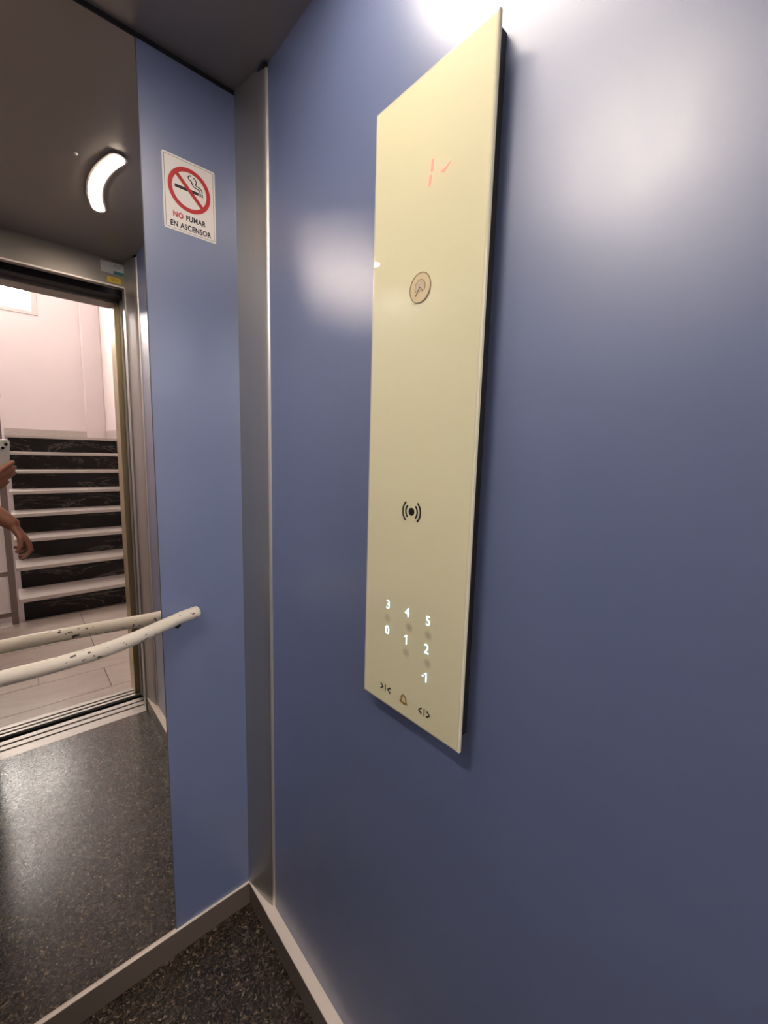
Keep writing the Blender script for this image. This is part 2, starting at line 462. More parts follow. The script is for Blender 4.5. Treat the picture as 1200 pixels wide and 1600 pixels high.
# front wall: a steel header over a full-width doorway
wf = empty('wall_front', 'brushed steel header above the lift doorway', 'wall', kind='structure')
box('header', (WX, -D-0.045, 1.995), (0, -D, H+0.03), M_STEEL_H, wf, 0.0012, 1)
box('header_lip', (WX+0.03, -D-0.004, 1.991), (-0.03, -D+0.002, 1.9965), M_STEEL_L, wf)
box('return', (-0.0300, -D-0.045, 0), (0.0, -D, 1.995), M_STEEL, wf, 0.001, 1)
box('return', (WX, -D-0.045, 0), (WX+0.0300, -D, 1.995), M_STEEL, wf, 0.001, 1)

# ================================================================== CAR / LANDING DOORWAY
d1 = empty('door_1', 'open lift doorway with grooved sills and steel landing frame', 'doorway', kind='structure')
XL, XR = WX+0.03, -0.03
def sill(name, y0, y1, bars):
    s = box(name, (XL-0.03, -y1, -0.05), (XR+0.06, -y0, -0.012), M_BLACK, d1)
    for a, b in bars:
        box('sill_bar', (XL-0.03, -b, -0.012), (XR+0.06, -a, 0.0), M_SILL, s, 0.0008, 1)
sill('car_sill', D, 1.34, [(D, 1.255), (1.267, 1.297), (1.309, 1.338)])
sill('landing_sill', 1.380, 1.470, [(1.382, 1.399), (1.411, 1.430), (1.442, 1.470)])
box('sill_gap', (XL-0.03, -1.38, -0.06), (XR+0.06, -1.34, -0.03), M_BLACK, d1)
for sx, xe in ((1, -0.041), (-1, WX+0.041)):
    j = box('landing_jamb', (xe, -1.49, 0), (xe+sx*0.12, -1.385, 1.972), M_STEEL_REFL, d1, 0.002, 2)
    box('gap_blackout', (xe+sx*0.05, -1.385, -0.03), (xe+sx*0.06, -D-0.04, 2.05), M_BLACK, d1)  # black sheet added for the dark door gap, stops daylight leaking in
    box('door_panel', (xe+sx*0.022, -1.372, 0.003), (xe+sx*0.05, -1.335, 2.02), M_STEEL, d1, 0.001, 1)
    box('door_panel', (xe+sx*0.024, -1.300, 0.003), (xe+sx*0.05, -1.262, 2.02), M_STEEL, d1, 0.001, 1)
box('landing_lintel', (WX-0.09, -1.49, 1.972), (0.09, -1.385, 2.25), M_STEEL_H, d1, 0.002, 2)
box('gap_blackout_top', (XL-0.06, -1.385, 2.035), (XR+0.06, -D-0.045, 2.06), M_BLACK, d1)  # black lid added over the gap against stray daylight
box('hanger_rail', (XL-0.03, -1.362, 1.985), (XR+0.06, -1.300, 2.035), M_BLACK, d1, 0.003, 1)

# ================================================================== LANDING AND STAIRWELL
HX0, HX1 = -2.3, 0.565
YF, YB = 1.49, 5.90
HH = 3.72
wlf = empty('wall_landing_front', 'white plaster wall around the landing doorway', 'wall', kind='structure')
box('plaster_side', (0.085, -YF, 0), (HX1+0.1, -YF+0.10, HH), M_PLASTER, wlf)
box('plaster_side', (HX0-0.1, -YF, 0), (WX-0.085, -YF+0.10, HH), M_PLASTER, wlf)
box('plaster_top', (WX-0.085, -YF, 2.24), (0.085, -YF+0.10, HH), M_PLASTER, wlf)
w = box('wall_landing_right', (HX1, -YB, -1.6), (HX1+0.1, -YF, HH), M_PLASTER)
tag(w, 'white plaster wall along the right side of the stairs', 'wall', kind='structure')
w = box('wall_landing_left', (HX0-0.1, -YB, -1.6), (HX0, -YF, HH), M_PLASTER)
tag(w, 'white plaster wall at the far side of the landing', 'wall', kind='structure')
# back wall with a window opening
WX0, WX1, WZ0, WZ1 = -1.80, -0.125, 2.925, 3.60
wbk = empty('wall_landing_back', 'pinkish white plaster wall above the stairs with a high window', 'wall', kind='structure')
box('plaster_below', (HX0-0.1, -YB-0.18, -1.6), (HX1+0.1, -YB, WZ0), M_PLASTER, wbk)
box('plaster_above', (HX0-0.1, -YB-0.18, WZ1), (HX1+0.1, -YB, HH), M_PLASTER, wbk)
box('plaster_side', (WX1, -YB-0.18, WZ0), (HX1+0.1, -YB, WZ1), M_PLASTER, wbk)
box('plaster_side', (HX0-0.1, -YB-0.18, WZ0), (WX0, -YB, WZ1), M_PLASTER, wbk)
box('pilaster', (0.352, -YB, 1.41), (HX1, -YB+0.07, HH), M_PLASTER, wbk, 0.01, 3)
w = box('ceiling_landing', (HX0-0.1, -YB-0.18, HH), (HX1+0.1, -YF+0.1, HH+0.05), M_PLASTER)
tag(w, 'white plaster ceiling of the stairwell', 'ceiling', kind='structure')

w1 = empty('window_1', 'bright white high window above the stairs', 'window', kind='structure')
fw = 0.045
box('frame_bar', (WX0, -YB-0.10, WZ0), (WX1, -YB-0.05, WZ0+fw), M_FRAME, w1, 0.003, 1)
box('frame_bar', (WX0, -YB-0.10, WZ1-fw), (WX1, -YB-0.05, WZ1), M_FRAME, w1, 0.003, 1)
NP = 5
for k in range(NP+1):
    xk = WX0 + (WX1-WX0-fw)*k/NP
    box('frame_bar', (xk, -YB-0.10, WZ0+fw), (xk+fw, -YB-0.05, WZ1-fw), M_FRAME, w1, 0.003, 1)
    if k < NP:
        box('pane', (xk+fw, -YB-0.078, WZ0+fw), (xk+(WX1-WX0-fw)/NP, -YB-0.073, WZ1-fw), M_GLASS, w1)
box('window_trim', (WX1, -YB, WZ0-0.045), (WX1+0.06, -YB+0.008, WZ1+0.03), M_FRAME, w1, 0.002, 1)
box('window_trim', (WX0, -YB, WZ0-0.045), (WX1, -YB+0.008, WZ0), M_FRAME, w1, 0.002, 1)

# landing floor: slab + individually laid marble tiles
lf = empty('floor_landing', 'beige marble tiles of the landing outside the lift', 'floor', kind='structure')
box('slab', (HX0, -3.0, -0.2), (HX1, -1.47, -0.008), M_GROUT, lf)
box('threshold', (WX-0.05, -1.553, -0.008), (0.05, -1.47, 0.0), M_TILE, lf, 0.001, 1)
tile_meshes = {}
def tile(x0, x1, y0, y1):
    key = (round(x1-x0, 3), round(y1-y0, 3))
    if key not in tile_meshes:
        bm = bmesh.new(); add_box(bm, (-(x1-x0)/2, -(y1-y0)/2, -0.008), ((x1-x0)/2, (y1-y0)/2, 0.0), 0.0008, 1)
        bmesh.ops.recalc_face_normals(bm, faces=bm.faces)
        me = bpy.data.meshes.new('tile'); bm.to_mesh(me); bm.free(); me.materials.append(M_TILE); tile_meshes[key] = me
    o = bpy.data.objects.new('tile', tile_meshes[key]); COL.objects.link(o); o.parent = lf
    o.location = ((x0+x1)/2, (y0+y1)/2, random.uniform(-0.0004, 0.0004))
G = 0.003
rows = [1.555, 1.815, 2.09, 2.365, 2.64, 2.94]
for i in range(len(rows)-1):
    off = -0.12 if i % 2 == 0 else -0.42
    xs = [HX0] + [x for x in [off-0.6*k for k in range(5, -3, -1)] if HX0+0.05 < x < HX1-0.05] + [HX1]
    for a, b in zip(xs[:-1], xs[1:]):
        tile(a+G/2, b-G/2, -rows[i+1]+G/2, -rows[i]-G/2)
for a, b in ((HX0, WX-0.05), (0.05, HX1)):
    tile(a+G/2, b-G/2, -1.552, -1.495)
box('edge_tile', (HX0, -3.0, -0.008), (HX1, -2.942, 0.0), M_TILE_D, lf, 0.001, 1)
bs = box('floor_lower', (HX0-0.1, -YB, -1.65), (HX1+0.1, -1.4, -1.6), M_TILE_D)
tag(bs, 'grey marble floor at the bottom of the stairwell', 'floor', kind='structure')
bs = box('wall_lower_front', (HX0, -3.0, -1.6), (HX1, -2.98, -0.2), M_PLASTER)
tag(bs, 'white plaster wall below the landing edge', 'wall', kind='structure')

# staircase
RI, GO, NS = 0.176, 0.28, 8
st = empty('staircase', 'straight stairs with dark veined marble risers and white marble treads', 'stairs', loc=(0, -2.97, 0))
SX0, SX1 = -0.449, HX1-0.003
prof = [(-2.985, 0.0)]
for k in range(NS):
    prof.append((-(2.985+GO*k), RI*(k+1)-0.031)); 
    prof.append((-(2.985+GO*(k+1)) if k < NS-1 else -YB+0.002, RI*(k+1)-0.031))
prof.append((-YB+0.002, RI*NS-0.22)); prof.append((-3.30, -0.15)); prof.append((-3.002, -0.15)); prof.append((-3.002, 0.0))
bm = bmesh.new(); add_prism(bm, [(a+2.97, b) for a, b in prof], 'x', SX0+0.004, SX1)
bmo('stair_body', bm, M_PLASTER, st)
bm = bmesh.new(); add_box(bm, (-(SX1-SX0)/2, -0.008, 0), ((SX1-SX0)/2, 0.008, RI-0.030), 0.0015, 1)
bmesh.ops.recalc_face_normals(bm, faces=bm.faces)
me_r = bpy.data.meshes.new('riser'); bm.to_mesh(me_r); bm.free(); me_r.materials.append(M_RISER)
bm = bmesh.new(); add_box(bm, (-(SX1+0.472)/2, -0.155, -0.03), ((SX1+0.472)/2, 0.155, 0.0), 0.003, 2)
bmesh.ops.recalc_face_normals(bm, faces=bm.faces)
me_t = bpy.data.meshes.new('tread'); bm.to_mesh(me_t); bm.free(); me_t.materials.append(M_TREAD)
for k in range(NS):
    o = link('riser', me_r, parent=st); o.location = ((SX0+SX1)/2, -(GO*k)-0.007, RI*k)
    if k < NS-1:
        o = link('tread', me_t, parent=st); o.location = ((SX1-0.472)/2, -(GO*k)-0.125, RI*(k+1))
box('top_tread', (-0.472, -GO*(NS-1)+0.03, RI*NS-0.03), (SX1, -YB+2.97+0.002, RI*NS), M_TREAD, st, 0.003, 2)
# skirtings on the stair walls
tb = box('baseboard_landing_back', (-0.47, -YB, RI*NS), (0.352, -YB+0.012, RI*NS+0.095), M_TREAD, bev=0.002)
tag(tb, 'pale marble skirting along the wall at the top of the stairs', 'skirting', kind='structure')
bm = bmesh.new()
add_prism(bm, [(-YB+0.08, RI*NS+0.001), (-YB+0.08, RI*NS+0.11), (-5.06, RI*NS+0.11), (-2.94, 0.27), (-2.94, 0.001), (-2.96, 0.001)] , 'x', HX1-0.008, HX1)
tb = bmo('baseboard_landing_right', bm, M_TREAD)
tag(tb, 'pale marble skirting slanting up beside the stairs', 'skirting', kind='structure')

# landing railing: post, rails and white infill panels
rl = empty('landing_railing', 'taupe metal railing with white infill panels beside the stairs', 'railing', loc=(-0.500, -2.945, 0))
def rbox(name, a, b, m, bev=0.002): return box(name, a, b, m, rl, bev, 2)
rbox('post', (-0.019, -0.019, 0), (0.019, 0.019, 1.62), M_RAIL_PAINT)
rbox('post', (-1.019, -0.019, 0), (-0.981, 0.019, 1.62), M_RAIL_PAINT)
for z in (0.06, 0.365, 0.735):
    rbox('rail', (-0.981, -0.014, z), (-0.019, 0.014, z+0.034), M_RAIL_PAINT)
def rpanel(z0, z1):
    r = 0.03; x0, x1 = -0.972, -0.028
    pts = arc(x1-r, z0+r, r, -90, 0, 6) + arc(x1-r, z1-r, r, 0, 90, 6) + arc(x0+r, z1-r, r, 90, 180, 6) + arc(x0+r, z0+r, r, 180, 270, 6)
    bm = bmesh.new(); add_prism(bm, pts, 'y', 0.015, 0.019); bmo('infill_panel', bm, M_WHITE_PAINT, rl)
rpanel(0.40, 0.735); rpanel(0.10, 0.362)
box('handrail_bar', (-1.03, -0.026, 1.62), (0.03, 0.026, 1.66), M_RAIL_PAINT, rl, 0.008, 3)

# unseen fill lamp, added to brighten the stairwell wall
hl = empty('added_hall_fill', 'added unseen round fill lamp brightening the stairwell wall', 'lamp', loc=(-0.7, -5.1, HH))
bm = bmesh.new(); bmesh.ops.create_cone(bm, cap_ends=True, segments=40, radius1=0.20, radius2=0.20, depth=0.03); bmesh.ops.translate(bm, vec=(0, 0, -0.015), verts=bm.verts)
bmo('base_plate', bm, M_WHITE_PAINT, hl, True)
bm = bmesh.new(); add_ellipsoid(bm, (0, 0, -0.03), (0.185, 0.185, 0.06), u=32); bmo('diffuser', bm, M_HALL_FILL, hl, True)

# ================================================================== CABIN CEILING LAMPS
def arc_lamp(cx, sgn, label):
    """arc flush in the ceiling, bulging away from the side wall; sgn=+1 beside the right wall"""
    yc, R, hw, half = (-0.600 if sgn > 0 else -0.580), 0.502, 0.0165, 19.0
    o = empty('ceiling_lamp', label, 'lamp', 'curved lights in the cabin ceiling', loc=(cx, yc, H))
    def outline(w, ext):
        c0 = 180 if sgn > 0 else 0
        po1 = arc(sgn*R, 0, R+w, c0-half, c0+half, 28)
        e1 = (sgn*R+R*math.cos(math.radians(c0+half)), R*math.sin(math.radians(c0+half)))
        cap1_ = arc(*e1, w, c0+half, c0+half+180, 10)[1:-1]
        pi1 = arc(sgn*R, 0, R-w, c0+half, c0-half, 28)
        e0_ = (sgn*R+R*math.cos(math.radians(c0-half)), R*math.sin(math.radians(c0-half)))
        cap0_ = arc(*e0_, w, c0-half+180, c0-half+360, 10)[1:-1]
        return po1 + cap1_ + pi1 + cap0_
    bm = bmesh.new(); add_prism(bm, outline(hw, 0), 'z', -0.008, -0.001); bmo('diffuser', bm, M_DIFF_N if sgn > 0 else M_DIFF_F, o)
    po_, pi_ = outline(hw+0.007, 1.6), outline(hw+0.0005, 0.1)
    bm = bmesh.new(); n = len(po_)
    top = [bm.verts.new((p[0], p[1], 0)) for p in po_]; a = [bm.verts.new((p[0], p[1], -0.005)) for p in po_]; b = [bm.verts.new((p[0], p[1], -0.006)) for p in pi_]
    for i in range(n):
        j = (i+1) % n
        bm.faces.new((top[i], top[j], a[j], a[i])); bm.faces.new((a[i], a[j], b[j], b[i]))
    bmo('rim', bm, M_CEIL, o)
arc_lamp(-0.2025, 1, 'lit curved ceiling light nearer the control panel wall')
arc_lamp(WX+0.2025, -1, 'lit curved ceiling light nearer the wall opposite the control panel')
pb = bmesh.new(); bmesh.ops.create_uvsphere(pb, u_segments=12, v_segments=6, radius=0.004)
sc_ = bmo('ceiling_screw', pb, M_STEEL_L, None, True); sc_.location = (-0.262, -0.50, H-0.001)
tag(sc_, 'tiny bright screw head in the ceiling beside the curved light', 'screw')

# ================================================================== CONTROL PANEL
PX = -0.028
PK = (0.4608+PX)/(0.4608-0.015)
def py(y): return CAM.y + (y-CAM.y)*PK
def pz(z): return CAM.z + (z-CAM.z)*PK
PY0, PY1, PZ0, PZ1 = py(-0.4903), py(-0.7026), pz(0.8863), pz(1.8026)
cp = empty('control_panel', 'tall cream glass control panel with lit floor numbers on the blue wall', 'control panel', loc=(0, (PY0+PY1)/2, PZ0))
off = -cp.location
def P(o):   # world-space mesh under the panel empty
    o.location = Vector(o.location) + off; return o
P(box('housing', (PX+0.0055, PY1+0.008, PZ0+0.014), (0.0, PY0-0.008, PZ1-0.004), M_HOUSING, cp, 0.001, 1))
pl_ = P(box('glass_plate', (PX+0.0002, PY1+0.0035, PZ0+0.0035), (PX+0.0052, PY0-0.0035, PZ1-0.0035), M_CREAM, cp))
bm = bmesh.new()
def ringv(ins, x): return [bm.verts.new((x, y, z)) for y, z in ((PY0-ins, PZ0+ins), (PY1+ins, PZ0+ins), (PY1+ins, PZ1-ins), (PY0-ins, PZ1-ins))]
r0 = ringv(0.0036, PX+0.0001); r1 = ringv(0.0012, PX+0.0003); r2 = ringv(0.0, PX+0.0016); r3 = ringv(0.0, PX+0.0055); r4 = ringv(0.0036, PX+0.0055)
for A, B in ((r0, r1), (r1, r2), (r2, r3), (r3, r4), (r4, r0)):
    for i in range(4):
        j = (i+1) % 4; bm.faces.new((A[i], A[j], B[j], B[i]))
P(bmo('glass_edge', bm, M_CREAM_EDGE, cp))
FR = lambda y, z, lift=0.0: frame((PX-0.0001-lift, py(y), pz(z)), (0, -1, 0), (0, 0, 1))
numerals = [('3', -0.548, 1.060), ('4', -0.592, 1.060), ('5', -0.6355, 1.060), ('0', -0.5475, 1.0165), ('1', -0.5915, 1.016), ('2', -0.6345, 1.016), ('-1', -0.634, 0.972)]
def one(bm_, F_):
    flat_path(bm_, [(0.0008, 0.0072), (0.0008, -0.0072)], 0.0019, F_)
    flat_path(bm_, [(0.0012, 0.0068), (-0.0032, 0.0038)], 0.0017, F_)
for s, y, z in numerals:
    bm = bmesh.new()
    if s == '-1':
        one(bm, FR(y-0.0015, z))
        flat_poly(bm, [(-0.0060, -0.0005), (-0.0025, -0.0005), (-0.0025, 0.0008), (-0.0060, 0.0008)], FR(y, z))
    elif s == '1':
        one(bm, FR(y, z))
    else:
        text_bm(bm, s, 0.0205, FR(y, z), -0.0001)
    o = P(bmo('floor_button', bm, M_LIT, cp)); o['label'] = 'lit pale blue numeral ' + s
# print of fingers below some numerals
for y, z in ((-0.548, 1.038), (-0.597, 1.038), (-0.637, 1.039), (-0.593, 0.995), (-0.638, 0.995)):
    bm = bmesh.new(); flat_poly(bm, arc(0, 0, 0.0085, 0, 345, 23), Matrix.Identity(4), 0.00005)
    me = bpy.data.meshes.new('finger_smudge'); bm.to_mesh(me); bm.free()
    o = link('finger_smudge', me, M_SMUDGE, cp); o.matrix_local = Matrix.Translation(off) @ FR(y, z, 0.00002)
# door close  >|<
bm = bmesh.new(); F = FR(-0.5475, 0.9150)
flat_path(bm, [(-0.0115, 0.0045), (-0.0055, 0), (-0.0115, -0.0045)], 0.0027, F); flat_path(bm, [(0.0115, 0.0045), (0.0055, 0), (0.0115, -0.0045)], 0.0027, F)
flat_path(bm, [(0, 0.006), (0, -0.006)], 0.0011, F)
P(bmo('door_close_icon', bm, M_ICON, cp))
bm = bmesh.new(); F = FR(-0.6355, 0.9150)
flat_path(bm, [(-0.005, 0.0045), (-0.011, 0), (-0.005, -0.0045)], 0.0027, F); flat_path(bm, [(0.005, 0.0045), (0.011, 0), (0.005, -0.0045)], 0.0027, F)
flat_path(bm, [(0, 0.006), (0, -0.006)], 0.0011, F)
P(bmo('door_open_icon', bm, M_ICON, cp))
bm = bmesh.new(); F = FR(-0.591, 0.9140)
flat_path(bm, [(-0.0075, -0.0042), (-0.0052, -0.0022)] + arc(0, 0.0025, 0.0050, 180, 0, 12) + [(0.0052, -0.0022), (0.0075, -0.0042)], 0.0023, F)
flat_path(bm, [(-0.0078, -0.0044), (0.0078, -0.0044)], 0.0023, F); flat_path(bm, [(-0.001, -0.0062), (0.0022, -0.0062)], 0.0016, F)
flat_path(bm, [(0, 0.0072), (0, 0.0088)], 0.0018, F)
o = P(bmo('alarm_bell_icon', bm, M_BELL, cp)); o['label'] = 'ochre bell symbol'
# card reader
bm = bmesh.new(); F = FR(-0.5935, 1.2185)
flat_poly(bm, arc(0, 0, 0.0058, 0, 348, 29), F)
for r_, sp in ((0.0115, 48), (0.0178, 50)):
    flat_path(bm, arc(0, 0, r_, -sp, sp, 14), 0.0026, F); flat_path(bm, arc(0, 0, r_, 180-sp, 180+sp, 14), 0.0026, F)
P(bmo('card_reader_icon', bm, M_ICON, cp))
# key switch
bm = bmesh.new(); F = FR(-0.5950, 1.5335); flat_poly(bm, arc(0, 0, 0.0190, 0, 354, 59), F, 0.0008); ks = P(bmo('key_switch', bm, M_KEY, cp)); ks['label'] = 'round brass coloured key switch'
def sub(bm_, nm, m_):
    o_ = bmo(nm, bm_, m_, ks); o_.location = -Vector(ks.location) + off; return o_
F = FR(-0.5950, 1.5335, 0.0008)
bm = bmesh.new(); flat_path(bm, arc(0, 0, 0.0190, 0, 354, 59), 0.0011, F, closed=True); sub(bm, 'rim', M_KEY_D)
bm = bmesh.new(); flat_poly(bm, arc(0.0, 0.001, 0.0088, -40, 220, 30), F); sub(bm, 'core', M_KEY_C)
bm = bmesh.new(); flat_path(bm, arc(0.0, 0.001, 0.0092, -35, 215, 30), 0.0009, F); sub(bm, 'core_rim', M_KEY_D)
bm = bmesh.new(); flat_path(bm, [(-0.008, -0.0095), (0.0, 0.001), (0.006, -0.006)], 0.0014, FR(-0.5950, 1.5335, 0.0011)); sub(bm, 'notch', M_KEY_D)
# red floor display: slanted 1 and an arrow
bm = bmesh.new(); F = FR(-0.6060, 1.6735)
flat_path(bm, [(0.0035, 0.0155), (0.0022, 0.0015)], 0.0040, F); flat_path(bm, [(0.0010, -0.0020), (-0.0012, -0.0140)], 0.0040, F)
dsp = P(bmo('display_digit', bm, M_RED_LED, cp)); dsp['label'] = 'glowing red slanted digit 1'
bm = bmesh.new(); F = FR(-0.6290, 1.6685)
flat_poly(bm, [(-0.0065, 0.0010), (-0.0005, -0.0035), (0.0040, -0.0010), (0.0125, 0.0052), (0.0030, 0.0018), (-0.0010, 0.0005)], F)
o = P(bmo('display_arrow', bm, M_RED_LED, cp)); o['label'] = 'glowing red arrow'

# ================================================================== NO SMOKING SIGN
SXL, SXR, SZ0, SZ1 = -0.181, -0.073, 1.7655, 1.913
sg = empty('no_smoking_sign', 'white no smoking sticker with red ring on the blue strip', 'sign', loc=((SXL+SXR)/2, -0.0005, SZ0))
bm = bmesh.new(); r = 0.004
pts = arc(SXR-r, SZ0+r, r, -90, 0, 4) + arc(SXR-r, SZ1-r, r, 0, 90, 4) + arc(SXL+r, SZ1-r, r, 90, 180, 4) + arc(SXL+r, SZ0+r, r, 180, 270, 4)
add_prism(bm, pts, 'y', -0.0005, 0.0)
def S(o): o.location = Vector(o.location) - Vector(sg.location); return o
S(bmo('sticker_sheet', bm, M_SIGN, sg))
SF = lambda x, z, l=0.0: frame((x, -0.00052-l, z), (1, 0, 0), (0, 0, 1))
SCX, SCZ = -0.1275, 1.8545
bm = bmesh.new(); flat_path(bm, [(SXL+0.004-SCX, SZ0+0.004-SCZ), (SXR-0.004-SCX, SZ0+0.004-SCZ), (SXR-0.004-SCX, SZ1-0.004-SCZ), (SXL+0.004-SCX, SZ1-0.004-SCZ)], 0.0009, SF(SCX, SCZ), 0.0001, closed=True)
S(bmo('border_line', bm, M_SIGN_BLK, sg))
bm = bmesh.new(); F = SF(SCX, SCZ)
flat_poly(bm, [(-0.030, -0.0025), (0.0185, -0.0025), (0.0185, 0.0035), (-0.030, 0.0035)], F, 0.0001)
for x in (0.0205, 0.0248): flat_poly(bm, [(x, -0.0033), (x+0.0028, -0.0033), (x+0.0028, 0.0036), (x, 0.0036)], F, 0.0001)
S(bmo('cigarette', bm, M_SIGN_BLK, sg))
bm = bmesh.new()
flat_path(bm, catmull([(0.0265, 0.0052, 0), (0.0255, 0.0100, 0), (0.0215, 0.0135, 0), (0.0150, 0.0150, 0), (0.0125, 0.0172, 0), (0.0145, 0.0215, 0), (0.0120, 0.0270, 0), (0.0075, 0.0290, 0)], 6), 0.0021, F, 0.0001)
flat_path(bm, catmull([(0.0215, 0.0052, 0), (0.0205, 0.0085, 0), (0.0150, 0.0100, 0), (0.0085, 0.0120, 0), (0.0055, 0.0165, 0), (0.0040, 0.0205, 0), (-0.0005, 0.0225, 0), (-0.0020, 0.0270, 0), (0.0010, 0.0302, 0), (0.0045, 0.0305, 0)], 6), 0.0021, F, 0.0001)
S(bmo('smoke_curl', bm, M_SIGN_BLK, sg))
bm = bmesh.new(); F = SF(SCX, SCZ, 0.0002)
flat_path(bm, arc(0, 0, 0.0395, 0, 354, 59), 0.0085, F, 0.0001, closed=True)
S(bmo('ring', bm, M_SIGN_RED, sg))
bm = bmesh.new(); a = math.radians(-45); flat_path(bm, [(-0.0365*math.cos(a), -0.0365*math.sin(a)), (0.0365*math.cos(a), 0.0365*math.sin(a))], 0.0078, F, 0.0001)
S(bmo('slash', bm, M_SIGN_RED, sg))
bm = bmesh.new(); text_bm(bm, 'NO', 0.0150, SF(-0.1525, 1.7975), 0.0005, sx=0.86, spacing=1.06); S(bmo('word', bm, M_SIGN_RED, sg))
bm = bmesh.new(); text_bm(bm, 'FUMAR', 0.0150, SF(-0.1165, 1.7975), 0.00042, sx=0.80, spacing=1.09); S(bmo('word', bm, M_SIGN_BLK, sg))
bm = bmesh.new(); text_bm(bm, 'EN ASCENSOR', 0.0150, SF(-0.1270, 1.7785), 0.0005, sx=0.80, spacing=1.09); S(bmo('word', bm, M_SIGN_BLK, sg))

# ================================================================== HANDRAIL
hr = empty('handrail', 'worn cream tubular handrail bowed across the mirror', 'handrail', loc=(WX/2, 0, 0.85))
half = [(-0.148, -0.0165, 0.9165), (-0.185, -0.0195, 0.9120), (-0.225, -0.0290, 0.9060), (-0.29, -0.051, 0.9000), (-0.35, -0.067, 0.8970), (-0.42, -0.076, 0.8960)]
full = half + [(-0.49, -0.0785, 0.8960)] + [(WX-x, y, z) for x, y, z in half[::-1]]
cpts = catmull(full, 8); RT = 0.0140
bm = bmesh.new()
e0 = (cpts[0]-cpts[1]).normalized(); e1 = (cpts[-1]-cpts[-2]).normalized()
cap0 = [cpts[0]+e0*RT*0.6*math.cos(math.radians(t)) for t in (0, 25, 50, 72)]; rc = [max(1e-4, RT*math.sin(math.radians(t))) for t in (2, 25, 50, 72)]
cap1 = [cpts[-1]+e1*RT*0.6*math.cos(math.radians(t)) for t in (72, 50, 25, 0)]
add_tube(bm, cap0+cpts+cap1, rc+[RT]*len(cpts)+rc[::-1], 20)
def HRf(o): o.location = Vector(o.location) - Vector(hr.location); return o
HRf(bmo('tube', bm, M_RAIL, hr, True))
for x, s in ((-0.190, 1), (WX+0.190, -1)):
    bm = bmesh.new(); add_tube(bm, [(x, 0.0, 0.890), (x, -0.012, 0.890), (x, -0.018, 0.896), (x, -0.019, 0.906)], 0.0055, 10)
    HRf(bmo('bracket', bm, M_BLACK, hr, True))

# ================================================================== LABELS ON THE HEADER
lb = empty('notice_label', 'white and teal notice label on the steel door header', 'label', loc=(-0.0695, -D, 2.041))
HF = lambda x, z, l=0.0: frame((x, -D+0.0002+l, z), (-1, 0, 0), (0, 0, 1))
def Lo(o, e): o.location = Vector(o.location) - Vector(e.location); return o
Lo(box('paper', (-0.112, -D, 2.041), (-0.027, -D+0.0004, 2.086), M_LBL, lb), lb)
Lo(box('teal_block', (-0.066, -D+0.0004, 2.041), (-0.027, -D+0.0006, 2.054), M_TEAL, lb), lb)
bm = bmesh.new()
for k, (a, b) in enumerate(((0.036, -0.005), (0.034, 0.010), (0.036, 0.002))):
    flat_path(bm, [(-a, 0.012-0.006*k), (b, 0.012-0.006*k)], 0.0016, HF(-0.0695, 2.066, 0.0003), 0.0001)
Lo(bmo('print_lines', bm, M_LBL_TXT, lb), lb)
lb2 = empty('warning_label', 'small yellow warning label on the steel door header', 'label', loc=(-0.065, -D, 2.005))
Lo(box('paper', (-0.090, -D, 2.005), (-0.040, -D+0.0004, 2.027), M_YEL, lb2), lb2)
bm = bmesh.new(); flat_path(bm, [(-0.015, 0.003), (0.015, 0.003)], 0.002, HF(-0.065, 2.016, 0.0003), 0.0001); flat_path(bm, [(-0.012, -0.003), (0.010, -0.003)], 0.002, HF(-0.065, 2.016, 0.0003), 0.0001)
Lo(bmo('print_lines', bm, M_LBL_TXT, lb2), lb2)

# ================================================================== PHONE
def C3(x, y, z): return CAM + CR*x + CU*y + CF*z
ph = empty('smartphone', 'cream white phone held up in front of the mirror', 'phone', loc=tuple(C3(-0.02, -0.13, -0.006)))
CM = Matrix(((CR.x, CU.x, CF.x, CAM.x), (CR.y, CU.y, CF.y, CAM.y), (CR.z, CU.z, CF.z, CAM.z), (0, 0, 0, 1)))
def camobj(name, bm, m, smooth=False):
    bmesh.ops.transform(bm, matrix=CM, verts=bm.verts)
    o = bmo(name, bm, m, ph, smooth); o.location = -Vector(ph.location); return o
def rrect(x0, x1, y0, y1, r, n=6):
    return arc(x1-r, y0+r, r, -90, 0, n) + arc(x1-r, y1-r, r, 0, 90, n) + arc(x0+r, y1-r, r, 90, 180, n) + arc(x0+r, y0+r, r, 180, 270, n)
bm = bmesh.new(); add_prism(bm, rrect(-0.056, 0.0165, -0.131, 0.0165, 0.011), 'z', -0.013, -0.005); camobj('body', bm, M_PHONE)
bm = bmesh.new(); add_prism(bm, rrect(-0.0205, 0.0125, -0.0225, 0.0125, 0.008), 'z', -0.005, -0.0035); camobj('camera_plateau', bm, M_PHONE)
for x, y in ((0.0, 0.0), (-0.0115, -0.0125)):
    bm = bmesh.new(); add_prism(bm, arc(x, y, 0.0056, 0, 345, 23), 'z', -0.0035, -0.0015); camobj('lens', bm, M_LENS)
bm = bmesh.new(); add_prism(bm, rrect(-0.054, 0.0145, -0.129, 0.0145, 0.010), 'z', -0.0135, -0.013); camobj('screen', bm, M_SCREEN)

